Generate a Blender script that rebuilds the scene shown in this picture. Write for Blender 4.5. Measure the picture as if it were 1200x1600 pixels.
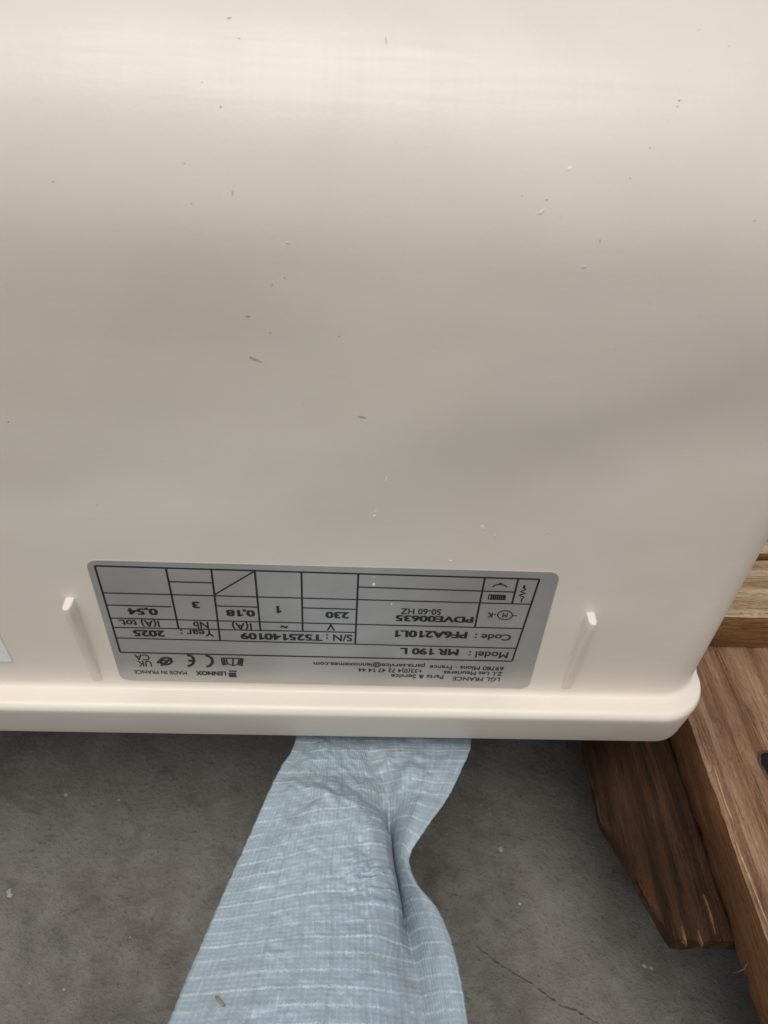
import bpy, bmesh, math, random
import numpy as np
from mathutils import Vector, noise as mnoise
random.seed(7)
R = math.radians
for o in list(bpy.data.objects): bpy.data.objects.remove(o)
sc = bpy.context.scene
col = sc.collection

# ------------------------------------------------------------------ camera
CAM = Vector((0.0, -0.171, 0.391))                      # metres, floor at z = 0
F_PX, CX, CY = 1200.0, 600.0, 800.0                     # focal length in photo pixels
def _rays():
    f = F_PX
    nad = np.array([529-CX, 2170-CY, f]); nad /= np.linalg.norm(nad)
    xv = np.array([40000-CX, (-250+.0518*(40000-654))-CY, f]); xv -= nad*(xv@nad); xv /= np.linalg.norm(xv)
    zu = -nad
    return np.array([xv, np.cross(zu, xv), zu])
WM = _rays()
cam_d = bpy.data.cameras.new('camera'); cam = bpy.data.objects.new('camera', cam_d); col.objects.link(cam)
from mathutils import Matrix
M = Matrix([[WM[r][0], -WM[r][1], -WM[r][2], CAM[r]] for r in range(3)] + [[0, 0, 0, 1]])
cam.matrix_world = M
cam_d.sensor_fit = 'VERTICAL'; cam_d.sensor_height = 36.0; cam_d.lens = 36.0*F_PX/1600
cam_d.clip_start = 0.01; cam_d.clip_end = 100
cam_d.dof.use_dof = True; cam_d.dof.focus_distance = 0.262; cam_d.dof.aperture_fstop = 24
sc.camera = cam
sc.render.resolution_x, sc.render.resolution_y = 768, 1024

# ------------------------------------------------------------------ daylight
SUN_EL, SUN_AZ = 70.5, 192.0                            # azimuth clockwise from +Y: behind the photographer's left
w = bpy.data.worlds.new("World"); sc.world = w; w.use_nodes = True
nt = w.node_tree
bg = nt.nodes['Background']; bg.inputs[1].default_value = 0.055
sky = nt.nodes.new('ShaderNodeTexSky'); sky.sky_type = 'NISHITA'; sky.sun_disc = False
sky.sun_elevation = R(SUN_EL); sky.sun_rotation = R(SUN_AZ)
sky.dust_density = 0.5; sky.air_density = 1.0; sky.ozone_density = 1.0
hs = nt.nodes.new('ShaderNodeHueSaturation'); hs.inputs['Saturation'].default_value = 0.50
nt.links.new(sky.outputs[0], hs.inputs['Color']); nt.links.new(hs.outputs[0], bg.inputs[0])
sl = bpy.data.lights.new('sun', 'SUN'); sl.energy = 1.5; sl.angle = R(42); sl.color = (1, .988, .97)
so = bpy.data.objects.new('sun', sl); col.objects.link(so)
sd = Vector((math.sin(R(SUN_AZ))*math.cos(R(SUN_EL)), math.cos(R(SUN_AZ))*math.cos(R(SUN_EL)), math.sin(R(SUN_EL))))
so.rotation_euler = sd.to_track_quat('Z', 'Y').to_euler(); so.location = sd*3
vs = sc.view_settings; vs.view_transform = 'Standard'; vs.look = 'None'; vs.gamma = 1; vs.exposure = 0.56

# ------------------------------------------------------------------ helpers
def at(px, py, axis, val):
    """point of the place seen at a photo pixel, on the plane  axis = val"""
    d = WM @ np.array([px-CX, py-CY, F_PX]); t = (val-CAM[axis])/d[axis]
    return Vector((CAM[0]+t*d[0], CAM[1]+t*d[1], CAM[2]+t*d[2]))

def obj(name, verts, faces, m=None, parent=None, smooth=False, uvs=None, mats=None, fm=None):
    me = bpy.data.meshes.new(name); me.from_pydata([tuple(v) for v in verts], [], faces)
    for mm in (mats or ([m] if m else [])): me.materials.append(mm)
    if fm:
        for p, k in zip(me.polygons, fm): p.material_index = k
    if uvs:
        ul = me.uv_layers.new(name='UVMap')
        for lp in me.loops: ul.data[lp.index].uv = uvs[lp.vertex_index]
    if smooth:
        me.polygons.foreach_set('use_smooth', [True]*len(me.polygons))
    me.update()
    o = bpy.data.objects.new(name, me); col.objects.link(o)
    if parent: o.parent = parent
    return o

def tag(o, label=None, cat=None, group=None, kind=None):
    for k, v in (('label', label), ('category', cat), ('group', group), ('kind', kind)):
        if v: o[k] = v
    return o

def empty(name, label, cat):
    o = bpy.data.objects.new(name, None); col.objects.link(o); o.empty_display_size = .02
    return tag(o, label, cat)

def bevel(o, width, seg=2, angle=30):
    b = o.modifiers.new('bevel', 'BEVEL'); b.width = width; b.segments = seg; b.limit_method = 'ANGLE'; b.angle_limit = R(angle)
    for p in o.data.polygons: p.use_smooth = True

class Mat:
    def __init__(s, name, rough=.5, spec=.5):
        s.m = bpy.data.materials.new(name); s.m.use_nodes = True
        s.t = s.m.node_tree; s.b = s.t.nodes['Principled BSDF']
        s.b.inputs['Roughness'].default_value = rough; s.b.inputs['Specular IOR Level'].default_value = spec
    def n(s, kind, **kw):
        nd = s.t.nodes.new('ShaderNode'+kind)
        for k, v in kw.items():
            if k.startswith('_'): setattr(nd, k[1:], v)
            else: nd.inputs[k.replace('__', ' ')].default_value = v
        return nd
    def l(s, a, b): s.t.links.new(a, b)
    def coord(s, which='Object', scale=(1, 1, 1), rot=(0, 0, 0), loc=(0, 0, 0)):
        c = s.n('TexCoord'); mp = s.n('Mapping'); mp.inputs['Scale'].default_value = scale
        mp.inputs['Rotation'].default_value = rot; mp.inputs['Location'].default_value = loc
        s.l(c.outputs[which], mp.inputs[0]); return mp.outputs[0]
    def noise(s, co, scale, detail=4, rough=.55, dist=0):
        nd = s.n('TexNoise', Scale=scale, Detail=detail, Roughness=rough, Distortion=dist); s.l(co, nd.inputs['Vector']); return nd.outputs[0]
    def ramp(s, fac, stops, interp='LINEAR'):
        r = s.n('ValToRGB'); e = r.color_ramp; e.interpolation = interp
        while len(e.elements) < len(stops): e.elements.new(.5)
        for q, (p, c) in zip(e.elements, stops):
            q.position = p; q.color = (c, c, c, 1) if not hasattr(c, '__len__') else (*c, 1)
        s.l(fac, r.inputs[0]); return r.outputs[0]
    def mix(s, fac, a, b, mode='MIX'):
        x = s.n('Mix', _data_type='RGBA', _blend_type=mode)
        for sock, v in ((x.inputs[0], fac), (x.inputs[6], a), (x.inputs[7], b)):
            if hasattr(v, 'links'): s.l(v, sock)
            elif hasattr(v, '__len__'): sock.default_value = (*v, 1)
            else: sock.default_value = v
        return x.outputs[2]
    def math(s, op, a, b=0.0):
        x = s.n('Math', _operation=op)
        for sock, v in ((x.inputs[0], a), (x.inputs[1], b)):
            if hasattr(v, 'links'): s.l(v, sock)
            else: sock.default_value = v
        return x.outputs[0]
    def base(s, c):
        if hasattr(c, 'links'): s.l(c, s.b.inputs['Base Color'])
        else: s.b.inputs['Base Color'].default_value = (*c, 1)
    def rough(s, c): s.l(c, s.b.inputs['Roughness'])
    def bump(s, h, dist, strength=1.0, prev=None):
        bp = s.n('Bump', Strength=strength, Distance=dist); s.l(h, bp.inputs['Height'])
        if prev: s.l(prev, bp.inputs['Normal'])
        s.l(bp.outputs[0], s.b.inputs['Normal']); return bp.outputs[0]

# ------------------------------------------------------------------ materials
def plastic():
    m = Mat('cream_plastic', .38, .5)
    co = m.coord()
    big = m.noise(co, 9, 3); st = m.noise(m.coord(scale=(3, 3, 60)), 12, 4)
    sv = m.noise(m.coord(scale=(160, 3, 3)), 4, 3)
    c = m.mix(m.ramp(big, [(.35, 0), (.65, 1)]), (.82, .715, .585), (.845, .752, .635))
    c = m.mix(m.math('MULTIPLY', m.ramp(st, [(.5, 0), (.75, 1)]), .16), c, (.70, .66, .58))
    smg = m.math('MULTIPLY', m.ramp(m.noise(co, 24, 5, .62, .5), [(.46, 0), (.70, 1)]), .13)
    c = m.mix(smg, c, (.62, .55, .46))
    dust = m.ramp(m.noise(co, 420, 2, .7), [(.70, 0), (.78, 1)])
    c = m.mix(m.math('MULTIPLY', dust, .20), c, (.55, .50, .42))
    m.base(c)
    m.rough(m.ramp(m.math('ADD', m.math('MULTIPLY', st, .7), m.math('MULTIPLY', sv, .3)), [(.3, .30), (.7, .46)]))
    p = m.bump(m.noise(co, 14, 2), .004, .35)
    p = m.bump(m.noise(co, 900, 2), .00011, .28, p)
    return m.m
def flat(name, c, rough=.5, spec=.4, var=.12, scale=300):
    m = Mat(name, rough, spec); nz = m.noise(m.coord(), scale, 4)
    m.base(m.mix(m.ramp(nz, [(.3, 0), (.7, 1)]), tuple(x*(1-var) for x in c), tuple(min(1, x*(1+var)) for x in c)))
    return m.m
def plate_mat():
    m = Mat('silver_foil_film', .36, .5)
    st = m.noise(m.coord(scale=(4, 4, 300)), 10, 3); big = m.noise(m.coord(), 45, 3)
    c = m.mix(m.ramp(big, [(.3, 0), (.7, 1)]), (.42, .40, .37), (.50, .475, .44))
    sm = m.ramp(m.noise(m.coord(scale=(1, 1, 1.6)), 70, 2), [(.68, 0), (.76, 1)])
    m.base(m.mix(m.math('MULTIPLY', sm, .25), c, (.30, .27, .22)))
    m.b.inputs['Metallic'].default_value = .35
    m.bump(st, .00005, .5)
    return m.m
def concrete():
    m = Mat('stained_concrete', .75, .3)
    co = m.coord()
    a = m.noise(co, 14, 6, .62, .4); b = m.noise(co, 60, 6, .65); f = m.noise(co, 420, 4, .7)
    c = m.mix(m.ramp(a, [(.32, 0), (.68, 1)]), (.138, .122, .096), (.206, .189, .158))
    c = m.mix(m.ramp(b, [(.42, 0), (.66, .75)]), c, (.236, .220, .186))
    c = m.mix(m.math('MULTIPLY', m.ramp(m.noise(co, 38, 5, .7, .8), [(.54, 0), (.66, 1)]), .38), c, (.078, .071, .060))
    c = m.mix(m.math('MULTIPLY', m.ramp(f, [(.56, 0), (.70, 1)]), .55), c, (.045, .04, .035))
    c = m.mix(m.math('MULTIPLY', m.ramp(m.noise(co, 260, 3, .6), [(.69, 0), (.75, 1)]), .40), c, (.34, .33, .30))
    m.base(c)
    p = m.bump(b, .004, .6); p = m.bump(f, .0016, .7, p); m.bump(m.noise(co, 1500, 2, .6), .0005, .6, p)
    return m.m
def wood(name, dark, light, top_d, top_l, axis='Y', seed=0.0, ring=70, hair_w=.7):
    """grain along the axis; faces that lie upward are weathered to the top colours"""
    m = Mat(name, .78, .2)
    lo = (seed, seed*.7, seed*1.3)
    if axis == 'Y': sA, sB = (1, .045, 1), (1, .10, 1)
    else: sA, sB = (.045, 1, 1), (.10, 1, 1)
    ca = m.coord(scale=sA, loc=lo); cb = m.coord(scale=sB, loc=lo)
    warp = m.noise(ca, 22, 3, .5)
    wv = m.n('TexWave', Scale=ring, Distortion=7.0, Detail=3.0, Detail__Scale=1.5) if False else None
    wv = m.t.nodes.new('ShaderNodeTexWave'); wv.bands_direction = 'X' if axis == 'Y' else 'Y'; wv.wave_profile = 'SIN'
    wv.inputs['Scale'].default_value = ring; wv.inputs['Distortion'].default_value = 14; wv.inputs['Detail'].default_value = 5; wv.inputs['Detail Roughness'].default_value = .65
    wv.inputs['Detail Scale'].default_value = .6
    m.l(ca, wv.inputs['Vector'])
    fib = m.ramp(m.noise(ca, 1100, 5, .7), [(.30, 0), (.70, 1)]); fib2 = m.noise(cb, 260, 5, .6, .6)
    g = m.math('ADD', m.math('MULTIPLY', wv.outputs[1], .28), m.math('ADD', m.math('MULTIPLY', fib, .38), m.math('MULTIPLY', fib2, .62)))
    fac = m.ramp(g, [(.40, 0), (.88, 1)])
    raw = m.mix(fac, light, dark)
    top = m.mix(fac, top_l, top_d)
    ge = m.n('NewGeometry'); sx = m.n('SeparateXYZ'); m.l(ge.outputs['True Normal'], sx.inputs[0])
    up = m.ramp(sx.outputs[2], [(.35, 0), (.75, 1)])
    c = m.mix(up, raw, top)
    st = m.ramp(m.noise(m.coord(scale=(1, .03, 1) if axis == 'Y' else (.03, 1, 1), loc=lo), 120, 4, .6), [(.50, 0), (.68, 1)])
    c = m.mix(m.math('MULTIPLY', st, .55), c, raw)
    hair = m.ramp(m.noise(m.coord(scale=(1, .02, 1) if axis == 'Y' else (.02, 1, 1), loc=lo), 1500, 3, .6), [(.60, 0), (.70, 1)])
    c = m.mix(m.math('MULTIPLY', hair, hair_w), c, tuple(x*.4 for x in dark))
    bl = m.noise(m.coord(loc=lo), 28, 5, .6)
    c = m.mix(m.math('MULTIPLY', m.ramp(bl, [(.5, 0), (.72, 1)]), .45), c, tuple(x*.45 for x in dark))
    dirt = m.ramp(m.noise(m.coord(loc=lo), 240, 4, .7), [(.64, 0), (.74, 1)])
    c = m.mix(m.math('MULTIPLY', dirt, .5), c, (.03, .02, .014))
    m.base(c)
    p = m.bump(wv.outputs[1], .0016, .35); p = m.bump(fib2, .003, .6, p); p = m.bump(fib, .0014, .8, p); m.bump(m.math('SUBTRACT', 1.0, hair), .0012, .7, p)
    return m.m
def woven():
    m = Mat('woven_pale_blue_sheet', .29, .6)
    u = m.coord('UV')                                        # UV in metres
    def tape(dirn, period, dist):
        wv = m.t.nodes.new('ShaderNodeTexWave'); wv.bands_direction = dirn; wv.wave_profile = 'SIN'
        wv.inputs['Scale'].default_value = 2*math.pi/(20*period); wv.inputs['Distortion'].default_value = dist
        wv.inputs['Detail'].default_value = 2; wv.inputs['Detail Scale'].default_value = 40
        m.l(u, wv.inputs['Vector']); return wv.outputs[1]
    warp = tape('X', .0016, .8); weft = tape('Y', .0050, 1.7); weft2 = tape('Y', .0015, 1.0); wide = tape('X', .0088, 1.4)
    patch = m.noise(m.coord('UV', scale=(1, .35, 1)), 130, 4, .6)
    c = m.mix(m.ramp(m.noise(u, 30, 4), [(.3, 0), (.7, 1)]), (.300, .372, .415), (.360, .428, .468))
    grid = m.math('MULTIPLY', m.ramp(warp, [(.35, 0), (.9, 1)]), m.ramp(weft2, [(.25, 0), (.8, 1)]))
    c = m.mix(m.math('MULTIPLY', grid, .17), c, (.56, .62, .645))
    cr = m.math('MULTIPLY', m.ramp(weft, [(.95, 0), (.997, 1)]), m.ramp(patch, [(.36, 0), (.54, 1)]))
    c = m.mix(m.math('MULTIPLY', cr, .72), c, (.66, .71, .73))
    ds = m.math('MULTIPLY', m.ramp(warp, [(.86, 0), (.99, 1)]), m.ramp(m.noise(m.coord('UV', scale=(1, .22, 1)), 640, 3, .6), [(.50, 0), (.64, 1)]))
    c = m.mix(m.math('MULTIPLY', ds, .40), c, (.60, .66, .69))
    dk = m.math('MULTIPLY', m.ramp(wide, [(0, 1), (.10, 0)]), .22)
    c = m.mix(dk, c, (.20, .225, .245))
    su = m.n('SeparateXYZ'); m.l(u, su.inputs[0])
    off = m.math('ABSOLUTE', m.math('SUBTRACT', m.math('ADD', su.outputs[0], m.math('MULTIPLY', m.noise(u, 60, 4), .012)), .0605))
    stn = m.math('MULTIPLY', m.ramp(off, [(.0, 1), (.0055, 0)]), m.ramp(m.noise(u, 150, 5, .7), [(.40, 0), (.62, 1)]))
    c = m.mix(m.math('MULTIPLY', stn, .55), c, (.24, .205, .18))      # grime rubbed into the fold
    di = m.ramp(m.noise(u, 34, 5, .65), [(.52, 0), (.78, 1)])
    c = m.mix(m.math('MULTIPLY', di, .35), c, (.24, .225, .20))
    sp = m.ramp(m.noise(u, 620, 3, .65), [(.735, 0), (.775, 1)])
    c = m.mix(m.math('MULTIPLY', sp, .75), c, (.10, .075, .05))
    m.base(c)
    h = m.math('ADD', m.math('MULTIPLY', warp, .55), m.math('MULTIPLY', weft2, .35))
    h = m.math('ADD', h, m.math('MULTIPLY', m.ramp(weft, [(.8, 0), (1, 1)]), .35))
    p = m.bump(h, .00020, .65)
    m.bump(m.noise(m.coord('UV', scale=(1, 1.8, 1), rot=(0, 0, .5)), 190, 4, .6, .8), .0016, .18, p)
    return m.m

P = plastic()
PLATE = plate_mat()
INK = flat('black_print', (.022, .021, .021), .45, .4)
PAPER = flat('off_white_paper', (.88, .85, .79), .6, .3, .05)
SCUFF_W = flat('white_scuff', (.88, .86, .80), .6); SCUFF_D = flat('dark_speck', (.21, .165, .13), .7); SCUFF_B = flat('grey_smear', (.50, .45, .38), .7)
CONC = concrete()
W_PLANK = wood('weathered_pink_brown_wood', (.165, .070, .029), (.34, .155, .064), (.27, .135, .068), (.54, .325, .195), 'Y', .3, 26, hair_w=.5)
W_DARK = wood('dark_brown_wood', (.040, .018, .009), (.13, .058, .027), (.030, .014, .007), (.098, .046, .022), 'Y', 1.7, 34)  # darker brown tone for the low board and the stringers
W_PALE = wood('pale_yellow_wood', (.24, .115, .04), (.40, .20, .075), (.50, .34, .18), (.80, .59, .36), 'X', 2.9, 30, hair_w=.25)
W_SPLIT = flat('fresh_split_wood', (.44, .28, .155), .7, .25, .2, 500)
W_TORN = flat('torn_brown_wood', (.17, .085, .04), .75, .2, .3, 500)
KNOT_RIM = flat('knot_rim_wood', (.10, .055, .03), .75, .2, .4, 600)
KNOT = flat('black_knot', (.012, .009, .007), .85, .2, .4, 700)
WOVEN = woven()
STRAW = flat('dry_straw', (.33, .24, .13), .7)
CHIP = flat('pale_grit', (.36, .34, .30), .8, .3, .25, 900)

# ------------------------------------------------------------------ floor (setting)
n = 8; S = 6.0
fv = [(-S+2*S*i/n, -S+2*S*j/n, 0) for j in range(n+1) for i in range(n+1)]
ff = [(j*(n+1)+i, j*(n+1)+i+1, (j+1)*(n+1)+i+1, (j+1)*(n+1)+i) for j in range(n) for i in range(n)]
floor = tag(obj('concrete_floor', fv, ff, CONC), kind='structure')
# hairline crack: a thin dark groove lying in the floor
CRACK = flat('crack_dirt', (.072, .066, .056), .9, .2, .3, 900)
cv, cf = [], []
pts = [(745, 1478), (775, 1502), (800, 1520), (828, 1535), (850, 1552), (878, 1572), (905, 1582), (935, 1600), (965, 1630)]
prev = None
fine = []
for a, b in zip(pts[:-1], pts[1:]):
    for k in range(5):
        t = k/5; fine.append((a[0]+(b[0]-a[0])*t, a[1]+(b[1]-a[1])*t))
for k, (px, py) in enumerate(fine):
    p = at(px+random.uniform(-2, 2), py+random.uniform(-2, 2), 2, .0004)
    wd = .00015+.0005*abs(math.sin(k*.37))*random.uniform(.4, 1)
    cv += [(p.x-wd*.5, p.y+wd, p.z), (p.x+wd*.5, p.y-wd, p.z)]
    if k: i = len(cv)-4; cf.append((i, i+1, i+3, i+2))
obj('crack', cv, cf, CRACK, floor)

# ------------------------------------------------------------------ cooler casing
unit = empty('cooling_unit', 'cream plastic appliance casing lying upside down on the pallet with a silver rating plate', 'appliance')
ZB, ZR, ZF, RT = .1291, .153, .318, .055       # underside, rim top, where the rounded top begins, its radius
XL, YB = -.46, .26
def xr(z): return .1308+.036*(z-.17)
def footprint(x0, x1, y0, y1, rc, seg=14):
    out = []
    for cx, cy, a0 in ((x1-rc, y0+rc, -90), (x1-rc, y1-rc, 0), (x0+rc, y1-rc, 90), (x0+rc, y0+rc, 180)):
        for k in range(seg+1):
            a = R(a0+90*k/seg); out.append((cx+rc*math.cos(a), cy+rc*math.sin(a)))
    # refine the long straight edges so that the shell can be slightly uneven
    res = []
    for i, p in enumerate(out):
        q = out[(i+1) % len(out)]; d = math.dist(p, q); k = max(1, int(d/.02)) if d > .03 else 1
        res += [(p[0]+(q[0]-p[0])*t/k, p[1]+(q[1]-p[1])*t/k) for t in range(k)]
    return res
def loft(rings, cap=True):
    v, f = [], []; n = len(rings[0])
    for r_ in rings: v += r_
    for j in range(len(rings)-1):
        for i in range(n):
            f.append((j*n+i, j*n+(i+1) % n, (j+1)*n+(i+1) % n, (j+1)*n+i))
    if cap: f.append(tuple(range((len(rings)-1)*n, len(rings)*n))); f.append(tuple(reversed(range(n))))
    return v, f
base_n = footprint(XL, xr(.3), 0, YB, .016)
# the same loop topology for every ring: rebuild with fixed counts
def ring(z, ins, rc):
    x1 = xr(min(z, ZF))
    xs0, xs1, ys0, ys1 = XL+ins, x1-ins, ins, YB-ins
    rc = max(rc-ins, .0015); out = []; NS = 110
    def arc(cx, cy, a0): 
        for k in range(13):
            a = R(a0+90*k/12); out.append((cx+rc*math.cos(a), cy+rc*math.sin(a), z))
    def line(p, q):
        for k in range(1, NS): out.append((p[0]+(q[0]-p[0])*k/NS, p[1]+(q[1]-p[1])*k/NS, z))
    arc(xs1-rc, ys0+rc, -90); line((xs1, ys0+rc), (xs1, ys1-rc)); arc(xs1-rc, ys1-rc, 0); line((xs1-rc, ys1), (xs0+rc, ys1))
    arc(xs0+rc, ys1-rc, 90); line((xs0, ys1-rc), (xs0, ys0+rc)); arc(xs0+rc, ys0+rc, 180); line((xs0+rc, ys0), (xs1-rc, ys0))
    return [(x, y-shade_relief(x, z_) if y < .06 else y, z_) for x, y, z_ in out]
def shade_relief(x, z):
    """front bulge: relief shaped for a soft shade right of the middle, plus unevenness"""
    sm_ = lambda t: (lambda q: q*q*(3-2*q))(max(0, min(1, t)))
    g = lambda t: .5*(1+math.tanh(t))
    z0 = .243+.42*(x+.02)                       # diagonal roll added to the shape, standing for a soft cast shade
    h = .0028*g((z-z0)/.016)*sm_((x+.035)/.06)*sm_((.30-z)/.03*.5+.5)
    h += .0020*g((z-.285)/.018)*sm_((x+.03)/.10)
    h += .0010*g((z-.302)/.010)  # darker band below the rounded top, put into the shape
    h += .0011*mnoise.noise(Vector((x*16, z*22, 2.2)))*sm_((z-.222)/.03)
    return h*sm_((z-.219)/.02)*sm_((.372-z)/.05)
rings = [ring(ZR-.004, 0, .016)]
for k in range(5):                                # small concave fillet into the rim
    a = R(90*k/4); rr = .0025; rings.append(ring(ZR-.0003+rr*(1-math.cos(a)), -(rr*(1-math.sin(a))), .016))
for k in range(1, 33): rings.append(ring(ZR+.0022+(ZF-ZR-.0022)*k/32, 0, .016))
for k in range(1, 17):
    a = R(90*k/16); rings.append(ring(ZF+RT*math.sin(a), RT*(1-math.cos(a)), .016))
v, f = loft(rings)
shell = obj('casing', v, f, P, unit, True)
# rim flange round the foot
def rimring(z, out): 
    o = .0095-out
    return [(p[0], p[1], z) for p in ring_r(z, o)]
def ring_r(z, o):
    x1 = .1325+(o-.0095)*.36; out = []
    xs0, xs1, ys0, ys1 = XL-o, x1, -o, YB+o; rc = max(.0095+o, .003)
    def arc(cx, cy, a0):
        for k in range(17):
            a = R(a0+90*k/16); out.append((cx+rc*math.cos(a), cy+rc*math.sin(a), z))
    arc(xs1-rc, ys0+rc, -90); arc(xs1-rc, ys1-rc, 0); arc(xs0+rc, ys1-rc, 90); arc(xs0+rc, ys0+rc, 180)
    return out
rr = [rimring(ZB, .0058), rimring(ZB+.0004, .0049), rimring(ZB+.0013, .0044), rimring(ZB+.002, .0041)]
rr += [rimring(ZR-.0050, .0004), rimring(ZR-.0030, 0)]
for k in range(1, 9):
    a = R(90*k/8); rr.append(rimring(ZR-.0030+.0030*math.sin(a), .0030*(1-math.cos(a))))
rr.append(rimring(ZR, .0045)); rr.append(rimring(ZR+.0001, .0060)); rr.append(rimring(ZR, .0135))
rr.append(rimring(ZR, .0095+.004))
v, f = loft(rr)
obj('base_rim', v, f, P, unit, True)

# stiffening ribs, proud at the top and dying into the face at the rim
def rib(pxt, pyt, flip, parent):
    t = at(pxt, pyt, 1, 0); x, zt = t.x, t.z; zb = ZR+.0030; hw = .0015
    prof = []                                     # (z, protrusion)
    v = []
    st = 10
    for k in range(st+1):
        s = k/st; z = zt-(zt-zb)*s; d = .0052*(1-s)**.8+.0001; h = hw*(1+.35*s)
        for dx, dy in ((-h, .001), (-h*.92, -d*.75), (-h*.55, -d), (h*.55, -d), (h*.92, -d*.75), (h, .001)):
            v.append((x+dx, dy, z))
    fs = []
    for k in range(st):
        for i in range(5): a = k*6+i; fs.append((a, a+6, a+7, a+1))
    fs.append((0, 1, 2, 3, 4, 5)); fs.append(tuple(st*6+i for i in (5, 4, 3, 2, 1, 0)))
    o = obj('stiffening_rib', v, fs, P, parent); bevel(o, .0005, 2, 40); return o
rib(109, 934, 1, unit); rib(923, 957, 1, unit)

# ------------------------------------------------------------------ rating plate
FP = -.00025                                      # front of the film
corners = [at(133, 874, 1, 0), at(875, 894, 1, 0), at(826, 1076, 1, 0), at(189, 1061, 1, 0)]
x0 = (corners[0].x+corners[3].x)/2; x1 = (corners[1].x+corners[2].x)/2; z1 = (corners[0].z+corners[1].z)/2; z0 = (corners[2].z+corners[3].z)/2
rc = .0035; out = []
for cx, cz, a0 in ((x1-rc, z0+rc, -90), (x1-rc, z1-rc, 0), (x0+rc, z1-rc, 90), (x0+rc, z0+rc, 180)):
    for k in range(9):
        a = R(a0+90*k/8); out.append((cx+rc*math.cos(a), cz+rc*math.sin(a)))
nn = len(out)
TILT = R(-.25); mx, mz = (x0+x1)/2, (z0+z1)/2
def tl(x, z): return (mx+(x-mx)*math.cos(TILT)-(z-mz)*math.sin(TILT), mz+(x-mx)*math.sin(TILT)+(z-mz)*math.cos(TILT))
v = [(*[tl(*p)[0]], FP, tl(*p)[1]) for p in out]+[(tl(*p)[0], .0002, tl(*p)[1]) for p in out]
f = [tuple(range(nn))]+[(i, i+nn, (i+1) % nn+nn, (i+1) % nn) for i in range(nn)]
plate = obj('rating_plate', v, f, PLATE, unit)
IY = FP-.00006
def fp(px, py): p = at(px, py, 1, FP); return p.x, p.z
gv, gf = [], []
def seg(a, b, wd=.00042):
    (ax, az), (bx, bz) = a, b
    d = math.hypot(bx-ax, bz-az); nx, nz = -(bz-az)/d*wd/2, (bx-ax)/d*wd/2
    i = len(gv); gv.extend([(ax+nx, IY, az+nz), (ax-nx, IY, az-nz), (bx-nx, IY, bz-nz), (bx+nx, IY, bz+nz)]); gf.append((i, i+1, i+2, i+3))
def L(a, b, wd=.00042): seg(fp(*a), fp(*b), wd)
for k, s in enumerate([((148, 884), (843, 905)), ((843, 905), (800, 1033)), ((800, 1033), (188, 1019)), ((188, 1019), (148, 884)),
          ((259, 887), (279, 982)), ((330, 889), (344, 1001)), ((398, 891), (407, 986)), ((471, 893), (473, 987)), ((560, 896), (555, 1006)),
          ((758, 902), (742, 979)), ((810, 904), (800, 943)),
          ((160, 926), (831, 944)), ((167, 945), (268, 948)), ((172, 965.5), (818, 982)), ((177, 980), (556, 988)), ((182, 996.5), (808, 1013)),
          ((262, 908.5), (332, 910.5)), ((338, 946.5), (403, 948.5)), ((471, 949.5), (558, 952)), ((559.5, 917), (806, 925)), ((335, 929), (398, 892))]):
    L(*s, wd=.00066 if k < 11 else .00052)
# overlaps of strokes: lift every stroke by its own hair so no two share a plane
for i in range(len(gf)):
    for q in gf[i]: gv[q] = (gv[q][0], gv[q][1]-i*1.2e-6, gv[q][2])
obj('ruled_table', gv, gf, INK, plate)

def glyph_right(t):
    cu = bpy.data.curves.new('t', 'FONT'); cu.body = t
    to = bpy.data.objects.new('t', cu); col.objects.link(to); bpy.context.view_layer.update()
    me = bpy.data.meshes.new_from_object(to.evaluated_get(bpy.context.evaluated_depsgraph_get()))
    x = max(q.co.x for q in me.vertices)
    bpy.data.objects.remove(to); bpy.data.meshes.remove(me); return x
def text(s, px, py, wpx, hpx, bold=.02):
    cu = bpy.data.curves.new('t', 'FONT'); cu.body = s; cu.resolution_u = 4; cu.fill_mode = 'FRONT'
    to = bpy.data.objects.new('t', cu); col.objects.link(to)
    bpy.context.view_layer.update()
    me = bpy.data.meshes.new_from_object(to.evaluated_get(bpy.context.evaluated_depsgraph_get()))
    bpy.data.objects.remove(to)
    bv = [(q.co.x, q.co.y) for q in me.vertices]; bf = [tuple(p.vertices) for p in me.polygons]
    for k, ch in enumerate(s):
        if ch != '1': continue
        xa = glyph_right(s[:k+1]); i = len(bv)
        bv += [(xa, .70), (xa-.05, .70), (xa-.26, .56), (xa-.26, .47), (xa-.08, .57), (xa, .60)]; bf.append(tuple(range(i, i+6)))
    xs = [q[0] for q in bv]; wx = max(xs)-min(xs)+2*bold; xm = (max(xs)+min(xs))/2
    a = fp(px-wpx/2, py); b = fp(px+wpx/2, py); W_ = b[0]-a[0]
    t_ = fp(px, py-hpx/2); u_ = fp(px, py+hpx/2); H_ = t_[1]-u_[1]
    ang = TILT; sx, sz = W_/wx, H_/(.70+bold)
    cx, cz = (a[0]+b[0])/2, (t_[1]+u_[1])/2
    v, f = [], []; n_ = len(bv); b2 = bold*.5
    for k, (dx, dy) in enumerate(((0, 0), (-bold, -b2), (bold, -b2), (-bold, b2), (bold, b2))):   # strokes thickened by shifted copies, each a hair higher
        for qx, qy in bv:
            X = -(qx+dx-xm)*sx; Z = -(qy+dy-.35)*sz         # printed upside down
            v.append((cx+X*math.cos(ang)-Z*math.sin(ang), IY-.00003-k*2e-6, cz+X*math.sin(ang)+Z*math.cos(ang)))
        f += [tuple(i+k*n_ for i in p) for p in bf]
    bpy.data.meshes.remove(me)
    return obj('lettering', v, f, INK, plate)
B = .046
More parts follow.
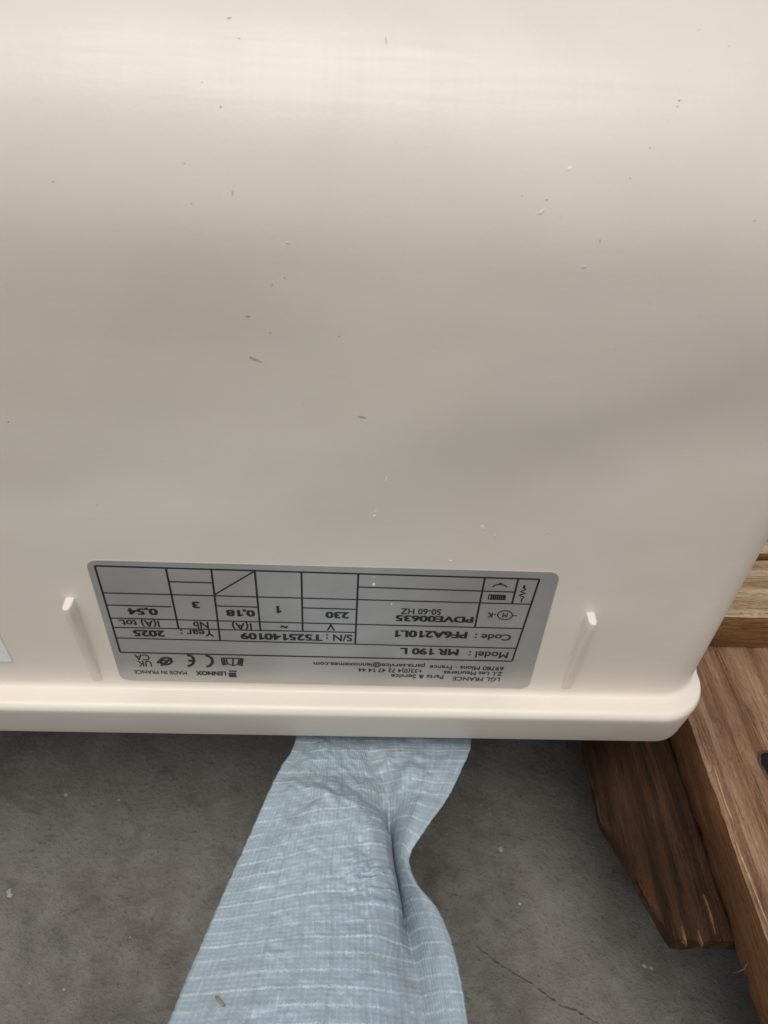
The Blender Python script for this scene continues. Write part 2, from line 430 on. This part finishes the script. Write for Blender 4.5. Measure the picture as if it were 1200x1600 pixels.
for a in [("0,54", 223, 955.5, 47, 10, B), ("I(A) tot.", 218, 974, 62, 10.5), ("3", 306, 945, 12, 10, B), ("Nb", 314, 976.5, 24, 10.5),
          ("0,18", 376, 958, 45, 10, B), ("I(A)", 378, 978.5, 31, 10.5), ("1", 436, 952, 8, 11, B), ("~", 444, 981, 12, 15, .03), ("230", 527, 961, 37, 10, B),
          ("V", 517, 980, 13, 10.5), ("50-60 HZ", 658, 955.5, 63, 9), ("PDVE00635", 679, 967, 122, 9.5, B), ("Code :", 770, 995.5, 57, 9.5),
          ("PF6A210L1", 674, 991, 113, 10.5, B), ("Model :", 763, 1023, 62, 10), ("MR 190 L", 671, 1018, 92, 10, B), ("S/N :", 530, 996.5, 41, 10.5),
          ("T525140109", 440, 995, 128, 10, B), ("Year :", 308, 989, 52, 10), ("2025", 233, 989.5, 49, 10, B),
          ("LENNOX", 330, 1052, 47, 6.5, .05), ("MADE IN FRANCE", 251, 1050.5, 82, 5.5, .012), ("UK", 226, 1037, 22, 9, .01), ("CA", 222, 1027, 23, 9, .01),
          ("LGL FRANCE", 744, 1061, 74, 6), ("Parts & Service", 652, 1057, 82, 6), ("Z.I. Les Meurieres", 739, 1052, 92, 6), ("+33(0)4 72 47 14 44", 610, 1047.5, 100, 6),
          ("69780 Mions - France", 729, 1043.5, 116, 6), ("parts.service@lennoxemea.com", 577, 1039, 174, 6), ("M", 789, 961, 8, 7), ("-K", 768, 961, 14, 8)]:
    text(*a)
# pictograms and marks
def mark(name, strokes, polys=()):
    global gv, gf
    gv, gf = [], []
    for s in strokes: L(s[0], s[1], s[2] if len(s) > 2 else .0004)
    for k, pl in enumerate(polys):
        i = len(gv); gv.extend([(fp(*p)[0], IY, fp(*p)[1]) for p in pl]); gf.append(tuple(range(i, i+len(pl))))
    for i in range(len(gf)):
        for q in gf[i]: gv[q] = (gv[q][0], gv[q][1]-i*1.2e-6, gv[q][2])
    obj(name, gv, gf, INK, plate)
def arcpts(cx, cy, rx, ry, a0, a1, n=14): return [(cx+rx*math.cos(R(a0+(a1-a0)*k/n)), cy+ry*math.sin(R(a0+(a1-a0)*k/n))) for k in range(n+1)]
def path(p, wd=.0004): return [(a, b, wd) for a, b in zip(p[:-1], p[1:])]
mark('motor_symbol', path(arcpts(789, 961, 11.5, 7, 0, 360, 22))+[((801, 961.5), (808, 962))])
mark('heater_symbol', path([(819, 914), (818, 919), (822, 921), (813, 924), (821, 927), (811, 930), (819, 933), (815, 936), (814, 941)], .0004)+[((817, 917), (821, 917), .0012)])
mark('coil_symbol', path([(764, 929), (790, 930), (789, 937), (763, 936), (764, 929)], .0004)+[((768+3.3*k, 929.5), (767+3.3*k, 936.5), .0006) for k in range(7)])
mark('defrost_symbol', path(arcpts(781, 918, 11, 5, 190, 350, 10), .0005)+[((779.5, 912), (784, 912), .0009)])
mark('manual_symbol', path([(346, 1028), (380, 1029), (378, 1040), (370, 1038), (364, 1040), (357, 1037), (348, 1039), (346, 1028)], .0005)
     + [((364, 1029), (364, 1040), .0006), ((350, 1029), (351, 1038), .0009), ((377, 1029), (375, 1038), .0009), ((373.5, 1029), (372, 1038), .0005), ((354, 1029), (355, 1037), .0005)])
mark('conformity_mark', path(arcpts(322, 1033, 10, 8.5, 265, 450, 14), .0011)+path(arcpts(293, 1032, 10, 8.5, 265, 450, 14), .0011)+[((304, 1032.3), (294, 1032), .0011)])
mark('recycling_mark', path(arcpts(259, 1033, 9, 5.5, 0, 360, 18), .0009)+path(arcpts(256, 1034, 4.5, 3, 0, 360, 12), .0009)+[((268, 1028), (252, 1040), .0009), ((270, 1034), (262, 1027), .0009), ((249, 1032), (246, 1036), .0009)])
mark('maker_emblem', [((358, 1048.5), (370, 1048.8), .0007), ((359, 1051), (359, 1056), .0009), ((363, 1051), (363, 1056), .0009), ((367, 1051), (367, 1056), .0009), ((358, 1057), (370, 1057.3), .0007)])

# second paper sticker, most of it left of the picture
pr = at(20, 1032, 1, 0); pt_ = at(-2, 999, 1, 0)
pv = [(pr.x-.09, -.0006, pr.z), (pr.x, -.0006, pr.z), (pr.x-.0012, -.0006, pr.z+.03), (pr.x-.09, -.0006, pr.z+.03)]
pv += [(x, .0004, z) for x, y, z in pv]
obj('paper_sticker', pv, [(0, 1, 2, 3), (0, 4, 5, 1), (1, 5, 6, 2), (2, 6, 7, 3), (3, 7, 4, 0)], PAPER, unit)

# scuffs and specks on the shell
def shell_hit(px, py):
    d = Vector(WM @ np.array([px-CX, py-CY, F_PX])).normalized()
    t = -CAM.y/d.y; p = CAM+d*t
    if p.z <= ZF: return p+Vector((0, -.00006-shade_relief(p.x, p.z), 0)), Vector((0, -1, 0))
    cy, cz = RT, ZF
    oy, oz = CAM.y-cy, CAM.z-cz
    a = d.y**2+d.z**2; b = 2*(oy*d.y+oz*d.z); c = oy*oy+oz*oz-RT*RT
    t = (-b-math.sqrt(max(0, b*b-4*a*c)))/(2*a); p = CAM+d*t
    nrm = Vector((0, p.y-cy, p.z-cz)).normalized(); return p+nrm*.00006+Vector((0, -shade_relief(p.x, p.z), 0)), nrm
sv, sf, sm = [], [], []
def speck(px, py, lpx, wpx, ang, mi):
    p, nrm = shell_hit(px, py)
    if mi == 1: lpx *= .62; wpx *= .62
    if 890 <= py <= 1060 and 150 < px < 850: p.y = FP-.0002
    e1 = Vector((1, 0, 0)); e2 = nrm.cross(e1); mpp = (p-CAM).length/F_PX
    ca, sa = math.cos(R(ang)), math.sin(R(ang)); i = len(sv); N = 9
    sv.append(p+nrm*min(.0002, wpx*mpp*.25)*(1 if mi == 0 else .1))
    for k in range(N):
        a = 2*math.pi*k/N; q = random.uniform(.65, 1.15)
        X = math.cos(a)*lpx/2*q; Y = math.sin(a)*wpx/2*q
        sv.append(p+e1*(X*ca-Y*sa)*mpp+e2*(X*sa+Y*ca)*mpp)
    for k in range(N): sf.append((i, i+1+k, i+1+(k+1) % N)); sm.append(mi)
for a in [(603, 744, 20, 3.2, 80, 0), (599, 756, 8, 2.5, 78, 0), (585, 804, 9, 6, 60, 0), (587, 797, 5, 3, 60, 0), (586, 889, 6, 5, 20, 0), (584, 900, 5, 2, 80, 0), (584, 912, 9, 6, 80, 0),
          (612, 942, 4, 3, 80, 0), (887, 258, 11, 4.5, 38, 0), (843, 324, 12, 3.5, 42, 0), (754, 824, 6, 14, 10, 0), (774, 838, 3, 12, 20, 0), (704, 876, 5, 4, 0, 0), (450, 375, 6, 3, 0, 0), (908, 408, 10, 2.5, 20, 0),
          (426, 441, 3, 3, 0, 1), (423, 517, 3.5, 3.5, 0, 1), (345, 166, 3.5, 2.5, 0, 1), (1059, 155, 4, 3, 40, 1), (1056, 164, 3, 2.5, 0, 1), (1012, 227, 3, 2.5, 0, 1), (851, 306, 4, 3, 0, 1),
          (933, 368, 2.2, 7, 0, 1), (980, 273, 2.5, 2.5, 0, 1), (14, 658, 4, 3, -30, 1), (289, 254, 3, 2.5, 0, 1), (374, 60, 4, 2, 0, 1), (316, 128, 3, 2, 0, 1), (603, 62, 1.6, 14, 10, 2),
          (358, 28, 6, 1.8, 20, 2), (84, 283, 3, 3, 0, 1), (856, 834, 3, 3, 0, 1), (300, 316, 3, 2.5, 0, 1), (813, 300, 3, 2, 0, 1), (1092, 46, 3, 2, 0, 1), (1138, 72, 3, 2, 0, 1),
          (400, 560, 20, 4, -22, 2), (393, 557, 9, 3, -32, 1), (388, 491, 9, 4, 0, 2), (566, 645, 18, 4, -15, 2), (445, 430, 5, 2, 0, 2), (364, 299, 2, 8, 0, 2), (530, 520, 6, 2, 10, 2)]:
    speck(*a)
for k in range(4):
    s_ = random.choice([1.0, 1.3, 1.6]); speck(random.uniform(10, 1180), random.uniform(15, 850), s_*random.uniform(1, 2.2), s_, random.uniform(0, 180), random.choice([2, 2, 2, 0]))
tag(obj('scuff_marks', sv, sf, None, unit, True, None, [SCUFF_W, SCUFF_D, SCUFF_B], sm), kind='stuff')

# ------------------------------------------------------------------ pallet
pallet = empty('wooden_pallet', 'rough wooden pallet with weathered boards under the right corner of the casing', 'pallet')
def nz(x, y, z): return mnoise.fractal(Vector((x, y, z)), 1.0, 2.0, 4)
def board(name, m, axis, a0, a1, lo, hi, zlo, zhi, step=.004, edge=.0006, seed=0, parent=pallet, lo_fn=None, end_j=.0012, nacross=14, nside=5, wav=.0004):
    """board along axis from a0 to a1; lo..hi across; rough sawn surface, worn arrises, uneven cut ends"""
    prof = []                                           # (across 0..1, up 0..1, ox, oz)
    c = .0012
    for k in range(nacross+1): prof.append((k/nacross, 1, 0, 0))
    for k in range(1, nside): prof.append((1, 1-k/nside, 0, 0))
    for k in range(nacross+1): prof.append((1-k/nacross, 0, 0, 0))
    for k in range(1, nside): prof.append((0, k/nside, 0, 0))
    n_ = len(prof); st = int((a1-a0)/step)+1; v = []
    for j in range(st+1):
        s = a0+(a1-a0)*j/st
        l_ = lo_fn(s) if lo_fn else lo
        for i, (u, t, _, _) in enumerate(prof):
            x = l_+(hi-l_)*u; z = zlo+(zhi-zlo)*t
            onedge = (u in (0, 1)) and (t in (0, 1))
            jit = nz(s*60, i*7.3+seed, seed)*edge
            if u == 0: x += nz(s*40, z*300, seed)*edge*1.2
            if u == 1: x += nz(s*40, z*300, seed+9)*edge*1.2
            if t == 1: z += nz(s*8, x*160, seed+3)*wav
            if t == 0: z += nz(s*8, x*160, seed+5)*wav
            if onedge:
                r_ = c*(.5+.9*abs(nz(s*90, i, seed+1))); x += r_ if u == 0 else -r_; z += -r_*.5 if t == 1 else r_*.5
            ss = s
            if j in (0, 1): ss += (end_j*(nz(u*25, t*6, seed+2)*1.4+.4*nz(u*90, t*9, seed))+end_j)*(1 if j == 0 else .6)
            v.append((x, ss, z) if axis == 'Y' else (ss, x, z))
    f = []
    for j in range(st):
        for i in range(n_):
            q = (j*n_+i, j*n_+(i+1) % n_, (j+1)*n_+(i+1) % n_, (j+1)*n_+i)
            f.append(q if axis == 'Y' else q[::-1])
    e0 = tuple(range(n_)); e1 = tuple(range(st*n_, (st+1)*n_))
    f += ([e0[::-1], e1] if axis == 'Y' else [e0, e1[::-1]])
    o = obj(name, v, f, m, parent)
    for p in o.data.polygons: p.use_smooth = len(p.vertices) == 4
    o.data.set_sharp_from_angle(angle=R(38)) if hasattr(o.data, 'set_sharp_from_angle') else None
    return o
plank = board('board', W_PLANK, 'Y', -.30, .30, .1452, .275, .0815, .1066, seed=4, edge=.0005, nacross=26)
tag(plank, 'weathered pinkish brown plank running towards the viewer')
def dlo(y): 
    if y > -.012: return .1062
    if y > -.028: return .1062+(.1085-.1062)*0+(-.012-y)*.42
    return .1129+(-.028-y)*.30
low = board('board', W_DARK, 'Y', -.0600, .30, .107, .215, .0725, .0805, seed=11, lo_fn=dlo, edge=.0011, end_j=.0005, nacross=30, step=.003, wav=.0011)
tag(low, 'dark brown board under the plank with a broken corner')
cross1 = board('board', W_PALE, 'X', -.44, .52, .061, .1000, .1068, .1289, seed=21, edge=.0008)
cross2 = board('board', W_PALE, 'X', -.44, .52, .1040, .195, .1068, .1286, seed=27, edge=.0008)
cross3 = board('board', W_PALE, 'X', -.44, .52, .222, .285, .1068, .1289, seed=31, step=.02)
for c_ in (cross1, cross2, cross3): tag(c_, 'pale yellow board lying crosswise')
board('stringer', W_DARK, 'Y', -.020, .30, .155, .245, .0, .0720, seed=41, step=.01)
board('stringer', W_DARK, 'Y', .06, .30, -.44, -.36, .0, .1068, seed=43, step=.02)
# pale slivers torn from the plank's arris
def sliver(px, py, ln, wd, par, m=W_SPLIT, z=.1068, slope=.0):
    p = at(px, py, 2, z); v = []
    ns = 7
    for k in range(ns+1):
        t = k/ns; y = p.y-ln*t; wv = wd*math.sin(math.pi*min(1, t*.94+.04))**.8*random.uniform(.75, 1.1)
        xo = p.x+.0002*math.sin(t*5+px)-slope*t
        v += [(xo-wv*.9, y, z-.0016*math.sin(math.pi*t)-.0006), (xo-wv*.2, y, z+.0002), (xo+wv*.6, y, z+.0003), (xo, y, z-.0022)]
    f = []
    for k in range(ns):
        for i in range(4): a, b = k*4+i, k*4+(i+1) % 4; f.append((a, b, b+4, a+4))
    f += [(3, 2, 1, 0), tuple(ns*4+i for i in range(4))]
    return obj('splinter', v, f, m, par, False)
sliver(1113, 1196, .018, .0007, plank); sliver(1128, 1240, .013, .0007, plank); sliver(1147, 1308, .020, .0009, plank); sliver(1172, 1372, .018, .0005, plank)
sliver(1099, 1397, .015, .0009, low, W_TORN, z=.0811); sliver(1064, 1447, .007, .0013, low, W_TORN, z=.0811); sliver(1090, 1452, .006, .0008, low, W_TORN, z=.0811)
# knot at the picture's right edge
kp = at(1205, 1198, 2, .1071); KZ = .1073; kv = [(kp.x, kp.y, KZ-.0002)]; kf = []; km = []
for rq in (.55, .8, 1.0, 1.25):
    for k in range(28):
        a = 2*math.pi*k/28; q = rq*(1+.16*mnoise.noise(Vector((math.cos(a)*2, math.sin(a)*2, rq))))
        kv.append((kp.x+.0036*q*math.cos(a), kp.y+.0066*q*math.sin(a), KZ-(.0002 if rq < .9 else .0 if rq < 1.1 else .0006)))
for k in range(28): kf.append((0, 1+k, 1+(k+1) % 28)); km.append(0)
for j in range(3):
    for k in range(28): kf.append((1+j*28+k, 29+j*28+k, 29+j*28+(k+1) % 28, 1+j*28+(k+1) % 28)); km.append(0 if j < 2 else 1)
obj('knot', kv, kf, None, plank, True, None, [KNOT, KNOT_RIM], km)
# thin fibre curling off the plank's side
def tube(pts, rad, name, m, par):
    v, f = [], []; n_ = 5
    for p in pts:
        for k in range(n_): a = 2*math.pi*k/n_; v.append((p[0]+rad*math.cos(a), p[1]+rad*.3*math.sin(a), p[2]+rad*math.sin(a)))
    for j in range(len(pts)-1):
        for k in range(n_): f.append((j*n_+k, j*n_+(k+1) % n_, (j+1)*n_+(k+1) % n_, (j+1)*n_+k))
    f += [tuple(range(n_))[::-1], tuple(range((len(pts)-1)*n_, len(pts)*n_))]
    return obj(name, v, f, m, par, True)
fb = [at(1143, 1521, 0, .1425), at(1153, 1519, 0, .1430), at(1163, 1514, 0, .1440), at(1169, 1504, 0, .1449)]
tube(fb, .00022, 'fibre', SCUFF_D, plank)

# ------------------------------------------------------------------ woven strap under the casing
rows = [  # photo row, left edge, valley, right edge, heights above the floor: left, valley, right
    (1156, 462, 575, 736, .1225, .1185, .1190), (1200, 438, 592, 722, .1270, .1180, .1225), (1245, 416, 606, 700, .1305, .1175, .1260),
    (1300, 392, 608, 662, .1310, .1135, .1290), (1340, 374, 607, 640, .1315, .1110, .1275), (1380, 356, 613, 652, .1320, .1115, .1290),
    (1420, 338, 624, 684, .1325, .1140, .1320), (1470, 317, 640, 705, .1335, .1215, .1340), (1530, 291, 653, 720, .1350, .1285, .1350),
    (1600, 262, 664, 731, .1365, .1310, .1360), (1680, 228, 676, 742, .1380, .1340, .1375), (1790, 178, 690, 756, .140, .137, .1395)]
ctrl = []
lp, vp, rp = (at(462, 1156, 2, .1225), at(575, 1156, 2, .1185), at(736, 1156, 2, .119))
for dy, dz in ((.13, -.0160), (.075, -.0150), (.030, -.0075)):
    ctrl.append([Vector((q.x, q.y+dy, min(q.z+dz, .1060) if dy > .05 else q.z+dz)) for q in (lp, vp, rp)])
for py, l_, v_, r_, zl, zv, zr in rows: ctrl.append([at(l_, py, 2, zl), at(v_, py, 2, zv), at(r_, py, 2, zr)])
def cat(p0, p1, p2, p3, t):
    return .5*((2*p1)+(p2-p0)*t+(2*p0-5*p1+4*p2-p3)*t*t+(3*p1-p0-3*p2+p3)*t**3)
def lip(py):                                          # the flat panel rolls over the valley here
    return .0042*max(0, min(1, (py-1270)/60))*max(0, min(1, (1510-py)/80))
def crease(py):
    t_ = [(0, 0), (1215, .0), (1245, .38), (1263, .57), (1280, .72), (1303, .82), (1340, .88), (1400, .86), (1500, .78), (1900, .72)]
    for (a, x), (b, y) in zip(t_[:-1], t_[1:]):
        if py < b: return x+(y-x)*(py-a)/(b-a)
    return .72
NU, NVS = 110, 22
prow = []
pys = [1100, 1120, 1140]+[r_[0] for r_ in rows]
vs_, fs_, uv_ = [], [], []
rowsN = []
for k in range(len(ctrl)-1):
    for s in range(NVS):
        t = s/NVS; prow.append(pys[k]+(pys[k+1]-pys[k])*t)
        rowsN.append([cat(ctrl[max(k-1, 0)][i], ctrl[k][i], ctrl[k+1][i], ctrl[min(k+2, len(ctrl)-1)][i], t) for i in range(3)])
CK = at(588, 1375, 2, .131); acc = 0; UV_V = .70
for j, (l_, v_, r_) in enumerate(rowsN):
    if j: acc += ((l_+v_)/2-(rowsN[j-1][0]+rowsN[j-1][1])/2).length
    for i in range(NU+1):
        u = i/NU
        if u < UV_V:
            t = u/UV_V; xy = l_.lerp(v_, t)
            tc = crease(prow[j])
            q = max(0, (t-tc)/(1-tc)); drop = .08*t*t+.92*(q*(.55+.45*q) if tc < .9 else q**1.3)
            xy = xy+(v_-l_).normalized()*(lip(prow[j])*math.sin(math.pi*min(1, q*1.0))**1.0*(1.3-.6*q))
            z = l_.z+(v_.z-l_.z)*drop+.0020*math.sin(math.pi*min(t*1.1, 1))*min(1, tc*1.6)
        else:
            t = (u-UV_V)/(1-UV_V); xy = v_.lerp(r_, t)
            rise = 1-(1-t)**2.2
            z = v_.z+(r_.z-v_.z)*rise+.0012*math.sin(math.pi*t)
        p = Vector((xy.x, xy.y, z))
        e = max(0, min(1, (p.y+.012)/-.05+0))
        near = math.exp(-((p.y+.022)/.022)**2)                # crumpled where it leaves the casing
        cr = near*.0022*nz(p.x*70+p.y*50, p.y*60-p.x*30, 3)+.00055*nz(p.x*150, p.y*150, 7)+.0004*nz(p.x*420, p.y*300, 5)
        kx, ky = p.x-CK.x, p.y-CK.y
        pk = math.exp(-(kx/.009)**2-(ky/.013)**2)               # creased patch beside the fold
        cr += pk*(.0020*nz(p.x*160+p.y*90, p.y*420-p.x*200, 9)+.0006*abs(math.sin(p.y*900+p.x*300+4*nz(p.x*60, p.y*60, 2))))
        rg = max(0, math.sin(p.x*520-p.y*260+3*nz(p.x*40, p.y*40, 1)))*near*.0009
        if u in (0, 1): p.x += .0003*nz(acc*400, u, 2)
        p.z += (cr+rg)*(1 if p.y < .01 else .2)*min(1, .2+4*min(u, 1-u))
        vs_.append(p); uv_.append((u*.082+.0007*nz(acc*25, u*3, 6), acc+.0012*nz(u*4, acc*15, 8)))
for j in range(len(rowsN)-1):
    for i in range(NU):
        a = j*(NU+1)+i; fs_.append((a, a+NU+1, a+NU+2, a+1))
strap = obj('woven_strap', vs_, fs_, WOVEN, None, True, uv_)
sm_ = strap.modifiers.new('thickness', 'SOLIDIFY'); sm_.thickness = .0006; sm_.offset = -1
tag(strap, 'pale blue grey woven plastic strap with a pinched fold, hanging out from under the casing', 'strap')

# straw scrap on the strap
def strap_z(x, y): return min(((v.x-x)**2+(v.y-y)**2, v.z) for v in vs_)[1]
a = at(338, 1556, 2, .138); b = at(349, 1571, 2, .138)
pts = [(a.x+(b.x-a.x)*t, a.y+(b.y-a.y)*t, strap_z(a.x+(b.x-a.x)*t, a.y+(b.y-a.y)*t)+.0005) for t in (0, .33, .66, 1)]
tag(tube(pts, .0005, 'straw_scrap', STRAW, None), 'short dry straw scrap lying on the pale blue strap', 'straw')

# ------------------------------------------------------------------ grit on the floor
gv2, gf2 = [], []
def grit(x, y, s, fl=.4):
    s *= .72
    i = len(gv2); N = 6; q = [random.uniform(.6, 1.2) for _ in range(N)]; a0 = random.uniform(0, 6)
    for k in range(N): a = a0+2*math.pi*k/N; gv2.append((x+s*q[k]*math.cos(a), y+s*q[k]*math.sin(a), .0001))
    for k in range(N): a = a0+2*math.pi*k/N; gv2.append((x+s*.6*q[k]*math.cos(a), y+s*.6*q[k]*math.sin(a), s*fl))
    for k in range(N): gf2.append((i+k, i+(k+1) % N, i+N+(k+1) % N, i+N+k))
    gf2.append(tuple(i+N+k for k in range(N)))
for px, py, s in [(103, 1242, .0018), (15, 1393, .0022), (15, 1399, .002), (782, 1327, .0020), (812, 1412, .0012), (1007, 1510, .0016), (1018, 1513, .0014), (186, 1250, .001), (100, 1546, .0009), (470, 1450, .001)]:
    p = at(px, py, 2, 0); grit(p.x, p.y, s)
for k in range(60):
    p = at(random.uniform(-60, 1260), random.uniform(1160, 1660), 2, 0); grit(p.x, p.y, random.choice([.0003, .0003, .0004, .0006]))
tag(obj('floor_grit', gv2, gf2, CHIP), 'scattered pale grit on the concrete', 'grit', kind='stuff')
